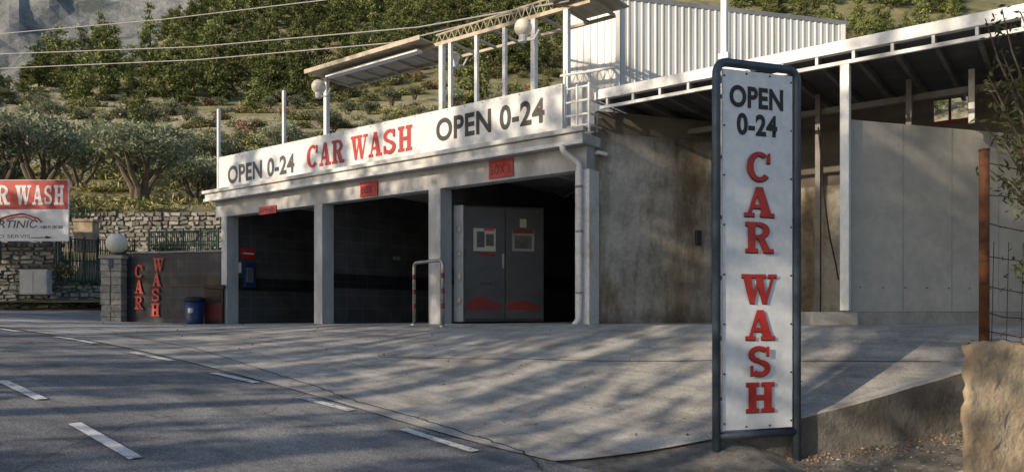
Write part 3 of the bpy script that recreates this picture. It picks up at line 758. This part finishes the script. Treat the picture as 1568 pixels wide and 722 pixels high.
mb=MB()
for k in range(6):
    z=zp0+.3+(zp1-zp0-.6)*k/5
    for p0,sg in ((lp,1),(rp,-1)):
        q=p0+dv*sg*.03+UP*z; mb.box(q-nv*.01,dv*sg*.05,nv*.004,UP*.04)
mb.obj('brackets',VS,M['frame'])
def vpt(px,py):
    s=(px-784)/FP; D=Vector((.8*s-.6,.6*s+.8,0)); P0=lp+nv*.012; t=P0.dot(nv)/D.dot(nv); q=D*t; q.z=EZ+(HY-py)/FP*t; return q,t
def vtext(nm,body,x0,x1,y0,y1):
    q,t=vpt(x0,y1); q2,_=vpt(x1,y1); text(nm,VS,body,q,dv,(q2-q).dot(dv),(y1-y0)/FP*t,nv,M['black'],.036,.003,0,1.05)
vtext('open_text','OPEN',1117,1199,129,163); vtext('hours_text','0-24',1128,1190,172,206)
items=[]
for ch,x0,x1,y0,y1 in (('C',1142,1179,231,277),('A',1138,1183,285,331),('R',1140,1181,339,386),('W',1134,1187,419,464),('A',1140,1184,474,520),('S',1143,1179,529,576),('H',1141,1183,585,631)):
    q,t=vpt(x0,y1); q2,_=vpt(x1,y1); items.append((ch,q,dv,(q2-q).dot(dv),(y1-y0)/FP*t,nv))
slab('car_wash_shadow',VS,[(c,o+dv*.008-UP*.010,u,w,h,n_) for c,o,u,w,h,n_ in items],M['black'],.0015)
slab('car_wash_text',VS,items,M['red'],.014)
# ---------------------------------------------------------------- hoop barrier
HB=E('hoop_barrier')
a=L(634,0,11.25); a.z=0; b=L(678,0,11.0); b.z=0
zb=float(Fz(a.x,a.y)); ztop_=EZ+(HY-400)/FP*onY(655,11.1)[1]
tube('hoop',HB,rounded([a+UP*(zb-.1),a+UP*ztop_,b+UP*ztop_,b+UP*(zb-.12)],.12,8),.035,M['chrome'],12)
mb=MB()
for p in (a,b): mb.tube([p+UP*(float(Fz(p.x,p.y))-.02),p+UP*(float(Fz(p.x,p.y))+.015)],.08,12)
mb.obj('feet',HB,M['chrome'])
mb=MB(); 
for p in (a,b):
    for k in range(3): mb.tube([p+UP*(ztop_-.35-k*.3),p+UP*(ztop_-.25-k*.3)],.037,12)
mb.obj('red_bands',HB,M['redd'])
# ---------------------------------------------------------------- tiled wall with letters, pillar, bins
TW=E('tiled_entrance_wall')
ta=C(194,0,21.5); tb=C(349,0,20.75); ta.z=tb.z=0
zt0=EZ-.6; zt1=EZ+1.62
wall('tile_face',TW,ta,tb,.25,zt0,zt1,M['tile'],.01)
dt=(tb-ta).normalized(); nt_=Vector((dt.y,-dt.x,0))
mb=MB(); mb.box(ta+UP*(EZ+.62)+nt_*.003,dt*(tb-ta).length,-nt_*.002,UP*.33); mb.obj('dark_band',TW,M['tileb'])
mb=MB(); mb.box(ta+UP*(zt1+.001)+nt_*.03,dt*(tb-ta).length,-nt_*.31,UP*.05); bev(mb.obj('coping',TW,M['grey']),.01)
def tpt(px,py):
    s=(px-784)/FP; D=Vector((.8*s-.6,.6*s+.8,0)); t=ta.dot(nt_)/D.dot(nt_); q=D*t; q.z=EZ+(HY-py)/FP*t; return q,t
items=[]
for ch,x,y in (('C',215,417),('A',215,441),('R',215,465),('W',243,407),('A',242,430),('S',241,453),('H',240,476)):
    q,t=tpt(x-7,y+8); items.append((ch,q,dt,(18 if ch=='W' else 14)/FP*t,20/FP*t,nt_))
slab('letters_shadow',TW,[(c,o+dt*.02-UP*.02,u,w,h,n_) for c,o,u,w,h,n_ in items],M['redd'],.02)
slab('letters',TW,items,M['redlit'],.045)
PL=E('stone_gate_pillar')
pc=C(179,0,21.5); pc.z=0; mb=MB()
random.seed(3)
zz=EZ-.7
while zz<EZ+1.45:
    h=random.uniform(.14,.22)
    for k in range(2):
        w=.28; off=CR*(-.28+.28*k)+CF*(-.3)
        j=random.uniform(0,.025); mb.box(pc+off+UP*zz-CF*j+CR*(-j if k==0 else 0),CR*(w-.012+(j if k==1 else 0)),CF*.5,UP*(h-.012),0,.5+.5*random.random())
    zz+=h
mb.box(pc-CR*.26-CF*.28+UP*(EZ-.7),CR*.52,CF*.46,UP*2.16,0,.3)
bev(mb.obj('pillar_stones',PL,M['stone']),.012)
mb=MB(); mb.box(pc-CR*.34-CF*.36+UP*(zz),CR*.68,CF*.62,UP*.1); bev(mb.obj('pillar_cap',PL,M['kerb']),.02)
e=E('globe_lamp'); c=pc+UP*(zz+.1+.36); mb=MB(); mb.sphere(c,.29,0,24,14); mb.obj('globe',e,M['lamp'],True)
mb=MB(); mb.tube([pc+UP*(zz+.1),pc+UP*(zz+.2)],[.12,.1],12); mb.obj('base',e,M['dark'])
mb=MB(); q=C(166,410,21.15); mb.box(q,CR*.12,CF*.02,UP*.24); mb.obj('blue_plate',PL,M['blue'])
LB=E('blue_litter_bin'); c=C(298,0,19.9); c.z=float(Fz(c.x,c.y)); mb=MB()
mb.tube([c,c+UP*.05,c+UP*.62],[.21,.22,.26],20); mb.obj('body',LB,M['blue'],True)
mb=MB(); mb.tube([c+UP*.62,c+UP*.66],[.285,.285],20); mb.tube([c+UP*.66,c+UP*.72],[.27,.2],20); mb.obj('lid',LB,M['rope'])
mb=MB(); mb.tube([c+UP*.3-CF*.24,c+UP*.42-CF*.248],.07,10); mb.obj('label',LB,M['white'])
WM=E('brown_waste_cabinet'); c=C(327,0,20.2); c.z=float(Fz(c.x,c.y)); mb=MB()
mb.box(c-CR*.25,CR*.5,CF*.4,UP*.95); mb.box(c-CR*.28+UP*.952-CF*.03,CR*.56,CF*.46,UP*.1); mb.box(c-CR*.18+UP*.62-CF*.012,CR*.36,CF*.01,UP*.2); bev(mb.obj('cabinet',WM,M['bin']),.01)
mb=MB(); mb.box(c-CR*.22+UP*.1-CF*.015,CR*.44,CF*.01,UP*.45); mb.obj('door',WM,M['redd'])
# ---------------------------------------------------------------- stone walls
def stone_wall(nm,p,q,z0,z1,seed,zslope=0,th=.45,hs=.17):
    random.seed(seed); p=Vector((p.x,p.y,0)); q=Vector((q.x,q.y,0)); d=q-p; Ln=d.length; d/=Ln; nn=Vector((d.y,-d.x,0)); mb=MB(); z=z0
    mb.box(p+UP*z0-nn*.06,d*Ln,-nn*(th-.06),UP*(z1-z0-.06),0,.0)
    while z<z1:
        h=random.uniform(.7,1.25)*hs; x=-random.uniform(0,.2)
        while x<Ln:
            w=random.uniform(.16,.5); j=random.uniform(-.03,.07)
            vs=[]
            a=random.uniform(-.05,.05)
            for (fx,fz) in ((0,0),(1,0),(1,1),(0,1)):
                for o in (j,-.2):
                    k=.035 if o==j else 0
                    xx=x+fx*(w-.015)+(k if fx==0 else -k)+random.uniform(-.035,.035); zz_=z+fz*(h-.015)+(k if fz==0 else -k)*.7+random.uniform(-.035,.035)+a*fx
                    vs.append(p+d*xx+UP*zz_+nn*o)
            v=[vs[0],vs[2],vs[4],vs[6],vs[1],vs[3],vs[5],vs[7]]
            mb.add(v,[(0,1,2,3),(4,7,6,5),(0,4,5,1),(1,5,6,2),(2,6,7,3),(3,7,4,0)],0,random.random()); x+=w
        z+=h
    return mb.obj(nm,None,M['stone'])
stone_wall('stone_wall',C(-120,0,27.6),C(86,0,28.2),EZ-.6,EZ+2.5,1)
stone_wall('stone_wall',C(86,0,28.2),C(160,0,29.2),EZ-.6,EZ+1.05,2)
stone_wall('stone_wall',C(100,0,33.4),C(345,0,33.2),EZ+1.5,EZ+4.25,3)
stone_wall('stone_wall',C(160,0,29.2),C(240,0,31),EZ-.6,EZ+1.9,5)
mbx=E('utility_meter_box'); q=C(30,450,27.4); mb=MB(); mb.box(q,CR*1.0,CF*.3,UP*.9); mb.box(q+CR*.04+UP*.05-CF*.013,CR*.45,CF*.012,UP*.8); mb.box(q+CR*.51+UP*.05-CF*.013,CR*.45,CF*.012,UP*.8); bev(mb.obj('box',mbx,M['box']),.01)
GP=E('stone_gate_post'); q=C(113,362,29.9); mb=MB(); mb.box(q-UP*.6,CR*.75,CF*.5,UP*1.2,0,.8); mb.box(q+UP*.6-CR*.05-CF*.05,CR*.85,CF*.6,UP*.1,0,.9); bev(mb.obj('post',GP,M['warmwall']),.02)
def fence(p,q,z0,z1,n,nm='green_metal_fence'):
    e=E(nm); mb=MB(); p=Vector((p.x,p.y,0)); q=Vector((q.x,q.y,0))
    for k in range(n+1):
        a=p+(q-p)*k/n; big=(k%8==0); mb.tube([a+UP*z0,a+UP*(z1+(.1 if big else 0))],.035 if big else .016,6)
    for z in (z0+.08,(z0+z1)/2,z1): mb.tube([p+UP*z,q+UP*z],.025,6)
    hh=(z1-z0)
    for k in range(0,n,2):
        a=p+(q-p)*(k+.5)/n; b=p+(q-p)*min(1,(k+1.5)/n)
        mb.tube([a+UP*(z0+.1),b+UP*(z0+hh*.5),a+UP*(z1-.05)],.014,5)
    mb.obj('bars',e,M['fgreen'])
fence(C(86,0,28.0),C(150,0,29.0),EZ+1.05,EZ+2.7,24)
fence(C(150,0,29.0),C(206,0,30),EZ+1.9,EZ+2.75,16)
fence(C(228,0,26.0),C(334,0,25.5),EZ+1.85,EZ+2.72,32)
fence(C(85,0,33.0),C(140,0,33.4),EZ+4.1,EZ+4.8,8)
for px,d,z in ((100,28.1,1.2),(190,29.7,2.0),(255,26.2,1.9),(275,26.2,1.8)):
    q=C(px,0,d); q.z=EZ+z; inst(sb,random.choice(shrubs),q,.45,'climber')
stone_wall('stone_wall',C(215,0,26.6),C(338,0,25.9),EZ-.5,EZ+1.85,8)
# board sign
BS=E('car_service_billboard'); d=27.2
q=C(-120,369,d); w=(105+120)/FP*d; zb0=q.z; h=(369-275)/FP*d
mb=MB(); mb.box(q,CR*w,CF*.06,UP*h); bev(mb.obj('board',BS,M['banner']),.01)
nb=-CF; hr=h*.47
mb=MB(); mb.box(q+UP*(h-hr-.02)+nb*.006+CR*.03,CR*(w-.06),nb*.004,UP*(hr)); mb.obj('red_field',BS,M['redlit'])
items=[]
for ch,pa_,pb_ in (('C',-75,-45),('A',-43,-12),('R',-6,17),('W',24,50),('A',50,67),('S',68,82),('H',83,99)):
    o=C(pa_,0,d); o.z=zb0+h*.59; items.append((ch,o,CR,(pb_-pa_)/FP*d*.92,h*.32,nb))
slab('car_wash_text',BS,items,M['banner'],.015)
text('name_text',BS,'MARTINIĆ',C(-30,361-12,d),CR,88/FP*d,16/FP*d,nb,M['greyt'],.01,.005,.2)
text('service_text',BS,'AUTO SERVIS',C(-28,364,d),CR,74/FP*d,5/FP*d,nb,M['greyt'],.0,.005)
text('phone_text',BS,'+385 91 700 000',C(62,350,d),CR,34/FP*d,5/FP*d,nb,M['black'],.02,.005)
mb=MB()
curve=[(-5,340),(5,333),(20,329),(35,327),(45,330),(58,334),(64,340)]
mb.tube([C(a_,b_,d)+nb*.02 for a_,b_ in curve],.03,6); mb.tube([C(a_,b_,d)+nb*.02 for a_,b_ in ((10,336),(24,332),(40,332),(52,338))],.018,6)
mb.obj('car_outline',BS,M['redlit'])
mb=MB(); mb.tube([C(48,364,d)+nb*.02,C(75,363,d)+nb*.02],.012,6); mb.tube([C(71,363,d)+nb*.02,C(80,363,d)+nb*.02],[.05,.0],6); mb.obj('arrow',BS,M['black'])
for px in (-90,0,90): 
    p=C(px,0,d+.1); mb=MB(); mb.tube([Vector((p.x,p.y,EZ+1.8)),Vector((p.x,p.y,zb0+h-.1))],.05,8); mb.obj('leg',BS,M['dark'])
# ---------------------------------------------------------------- right foreground wall + fence post
RW=E('rendered_boundary_wall')
a=C(1471,0,6.5); a.z=0; 
random.seed(5)
def rough_wall():
    nx,nz=26,22; W=1.9; z0=EZ-2.0; z1=EZ-.33; dirv=(CR*.97+CF*.22).normalized(); back=(CR*.66+CF).normalized()
    def P(u,v,side):
        rr=.022; 
        return a+dirv*(u)+back*side+UP*v+Vector((random.uniform(-rr,rr),random.uniform(-rr,rr),random.uniform(-rr,rr)*1.0))
    ver=[];fac=[]
    prof=[(0.05,.9),(0.05,.6),(0.04,.3),(0.02,.05),(.06,0)]+[(.06+i*(W-.06)/nx,0) for i in range(1,nx+1)]
    for k in range(nz+3):
        for (u,s_) in prof:
            if k<=nz:
                v=z0+(z1-z0)*k/nz
                q=P(u,v+ (0.03*math.sin(u*5) if k==nz else 0),s_)
            elif k==nz+1: q=P(max(u,.05),z1+.025+.03*math.sin(u*5),max(s_,.06))
            else: q=P(max(u,.1),z1+.03+.03*math.sin(u*5),max(s_,.5))
            ver.append(q)
    n=len(prof)
    for k in range(nz+2):
        for i in range(n-1): fac.append((k*n+i,k*n+i+1,(k+1)*n+i+1,(k+1)*n+i))
    mesh_obj('wall_body',RW,ver,fac,M['warmwall'],smooth=True)
rough_wall()
FPs=E('rusty_fence_post')
p=C(1507,0,6.75); p.z=0
tube('post',FPs,[p+UP*(EZ-.35),p+UP*(EZ+(HY-231)/FP*6.75)],.042,M['rust'],14)
tube('cap',FPs,[p+UP*(EZ+(HY-231)/FP*6.75),p+UP*(EZ+(HY-228)/FP*6.75)],.046,M['rust'],14)
WF=E('barbed_wire_fence'); mb=MB(); random.seed(9)
for z in (-.18,-.02,.22,.5,.78,1.05,1.32):
    pts=[]; 
    for k in range(12):
        t=k/11*2.2; pts.append(p+CR*(t)*1.0+CF*(.25*t)+UP*(EZ+z-.10*math.sin(t/2.2*math.pi)+random.uniform(-.015,.015)))
    mb.tube(pts,.005,5,cap=False)
    for k in range(1,11):
        q=pts[k]; v=Vector((random.uniform(-1,1),random.uniform(-1,1),random.uniform(-1,1))).normalized()*.03; mb.tube([q-v,q+v],.003,4)
for k in range(14):
    t=k*.16+.08; mb.tube([p+CR*t+CF*.25*t+UP*(EZ-.28),p+CR*(t+.02)+CF*.25*t+UP*(EZ+.62)],.003,4)
mb.obj('wires',WF,M['wire'])
OB=MB(); random.seed(21)
root=C(1640,520,7.2)
LP=[];
for k in range(24):
    tx=random.uniform(1505,1600); ty=random.choice([random.uniform(15,120),random.uniform(60,300),random.uniform(180,420)])
    tip=C(tx,ty,7.2+random.uniform(-.5,.6)); mid=(root+tip)*.5+CR*random.uniform(.1,.4)+UP*random.uniform(-.1,.3)
    pts=[]
    for i in range(9):
        t=i/8; pts.append(root*(1-t)**2+mid*2*t*(1-t)+tip*t*t+Vector((random.uniform(-.02,.02),)*3))
    OB.tube(pts,[.02*(1-i/9)+.003 for i in range(9)],5)
    for i in range(3,9):
        for _ in range(18):
            f=random.random(); q=pts[i-1].lerp(pts[i],f)+Vector((random.gauss(0,.07),random.gauss(0,.07),random.gauss(0,.07))); LP.append(q)
OB.leaves([tuple(q) for q in LP],[.045]*len(LP),.1+rng.normal(size=len(LP))*.25,1,3.2)
OB.tube([C(1645,700,7.2),root,C(1640,300,7.2)],[.06,.04,.02],8)
OB.obj('olive_shrub',None,[M['bark'],M['shrub']])
mb=MB(); random.seed(31)
for _ in range(700):
    s=random.uniform(2.6,5.6); n_=random.uniform(.08,1.6); q=e0+ed*s+en*n_; r=random.uniform(.006,.026)
    z=float(Gz(*q))
    vs=[(q[0]+r*random.uniform(.6,1.3)*cx,q[1]+r*random.uniform(.6,1.3)*cy,z+r*cz*random.uniform(.5,.9)) for cx,cy,cz in ((1,0,.2),(0,1,.2),(-1,0,.2),(0,-1,.2),(0,0,1),(0,0,-.5))]
    mb.add(vs,[(0,1,4),(1,2,4),(2,3,4),(3,0,4),(1,0,5),(2,1,5),(3,2,5),(0,3,5)],0,random.random())
mb.obj('gravel_stones',None,M['stone'])
# fallen leaves along the kerb foot and the slab edge
mb=MB(); LPp=[]
for _ in range(500):
    s=random.uniform(2.4,5.4); n_=.07+abs(random.gauss(0,.18)); q=e0+ed*s+en*n_; LPp.append((q[0],q[1],float(Gz(*q))+.012))
for _ in range(160):
    q=(random.uniform(-20,-2),random.uniform(6.2,11)); LPp.append((q[0],q[1],float(Fz(*q))+.012))
mb.leaves(LPp,[.022]*len(LPp),.5+rng.normal(size=len(LPp))*.3,0,2.2)
mb.obj('fallen_leaves',None,[M['redvine']])
# ---------------------------------------------------------------- power lines
PLN=E('overhead_power_line')
for k,pl in enumerate(([(-60,58,34),(0,52,33),(250,30,28),(500,0,24),(620,-18,22)],[(-60,84,30),(0,83,29),(300,72,25),(640,42,19),(800,14,15),(872,2,13.9)],[(-60,104,30),(0,105,29),(300,92,25),(600,66,19.5),(780,22,15.5),(868,0,14)])):
    tube('cable_%d'%k,PLN,[C(*a) for a in pl],.018,M['cable'],6)
# ---------------------------------------------------------------- unseen trees across the road, crowns shaped in zones to cast shade and streaks
EL=20.0; ZS=math.tan(math.radians(EL))/math.tan(math.radians(17))
def shade_tree(seed,ZA,ZB,ZC):
    random.seed(seed); mb=MB(); H=13*ZS
    mb.tube([(0,0,-.5),(.1,0,H*.5),(0,.1,H*.92)],[.2,.15,.05],8)
    def zone(z0,z1,R0,R1,n,xy,zz,nl=34):
        z0*=ZS; z1*=ZS
        for _ in range(n):
            f=random.random(); z=z0+(z1-z0)*f; R=R0+(R1-R0)*f; a=random.uniform(0,6.28); r=R*math.sqrt(random.uniform(.05,1)); c=np.array([r*math.cos(a),r*math.sin(a),z])
            if random.random()<.2: mb.tube([(0,0,z-.8),tuple(c)],[.05,.02],5)
            P=c+rng.normal(size=(nl,3))*np.array([xy,xy,zz]); mb.leaves(P,[.15]*nl,.5+rng.normal(size=nl)*.2,1,2.0)
    zone(4.2,8.4,2.0,2.4,ZA,.12,.62,46); zone(8.5,11.0,2.5,2.2,ZB,.22,.35); zone(11.0,13.6,1.9,.7,ZC,.12,.45)
    return mb
sh=[to_mesh(shade_tree(60+s,34,140,18),'shade_%d'%s,[M['bark'],M['leafd']]) for s in range(4)]
thin=to_mesh(shade_tree(71,14,26,5),'shade_thin',[M['bark'],M['leafd']])
random.seed(5)
for k in range(11):
    X=-36+k*3.9+random.uniform(-.3,.3); Y=-11.5-(k%2)*1.0
    o=inst(None,thin if k==8 else sh[k%4],(X,Y,0),1,'pine_tree'); o.scale=(1,1,random.uniform(.98,1.03))
# ---------------------------------------------------------------- light, world, camera
el=math.radians(EL); sd=Vector((-.28,-.96,0)).normalized(); D=Vector((sd.x*math.cos(el),sd.y*math.cos(el),math.sin(el)))
su=bpy.data.lights.new('sun','SUN'); su.energy=5.0; su.angle=math.radians(.5); su.color=(1,.82,.60)
so=bpy.data.objects.new('sun',su); so.rotation_euler=D.to_track_quat('Z','Y').to_euler(); scene.collection.objects.link(so)
w=bpy.data.worlds.new('World'); scene.world=w; w.use_nodes=True; nt=w.node_tree
sk=nt.nodes.new('ShaderNodeTexSky'); sk.sky_type='NISHITA'; sk.sun_disc=False; sk.sun_elevation=el; sk.sun_rotation=math.atan2(D.x,D.y)
nt.links.new(sk.outputs[0],nt.nodes['Background'].inputs[0]); nt.nodes['Background'].inputs[1].default_value=.15
cam=bpy.data.cameras.new('camera'); co=bpy.data.objects.new('camera',cam); scene.collection.objects.link(co)
cam.sensor_width=36; cam.lens=36*FP/1568; cam.shift_y=(HY-361)/1568; cam.clip_end=5000; cam.clip_start=.05
co.location=(0,0,EZ); co.rotation_euler=(math.radians(90),0,math.atan2(.6,.8)); scene.camera=co
scene.view_settings.view_transform='Standard'; scene.view_settings.look='None'; scene.view_settings.exposure=0
bpy.context.view_layer.update()
for e in TOPS:
    if e.type=='EMPTY' and e.children:
        pts=[c.matrix_world@Vector(b) for c in e.children for b in c.bound_box]
        c=Vector(((min(p.x for p in pts)+max(p.x for p in pts))/2,(min(p.y for p in pts)+max(p.y for p in pts))/2,min(p.z for p in pts)))
        e.location=c
        for ch in e.children: ch.matrix_parent_inverse=Matrix.Translation(-c)
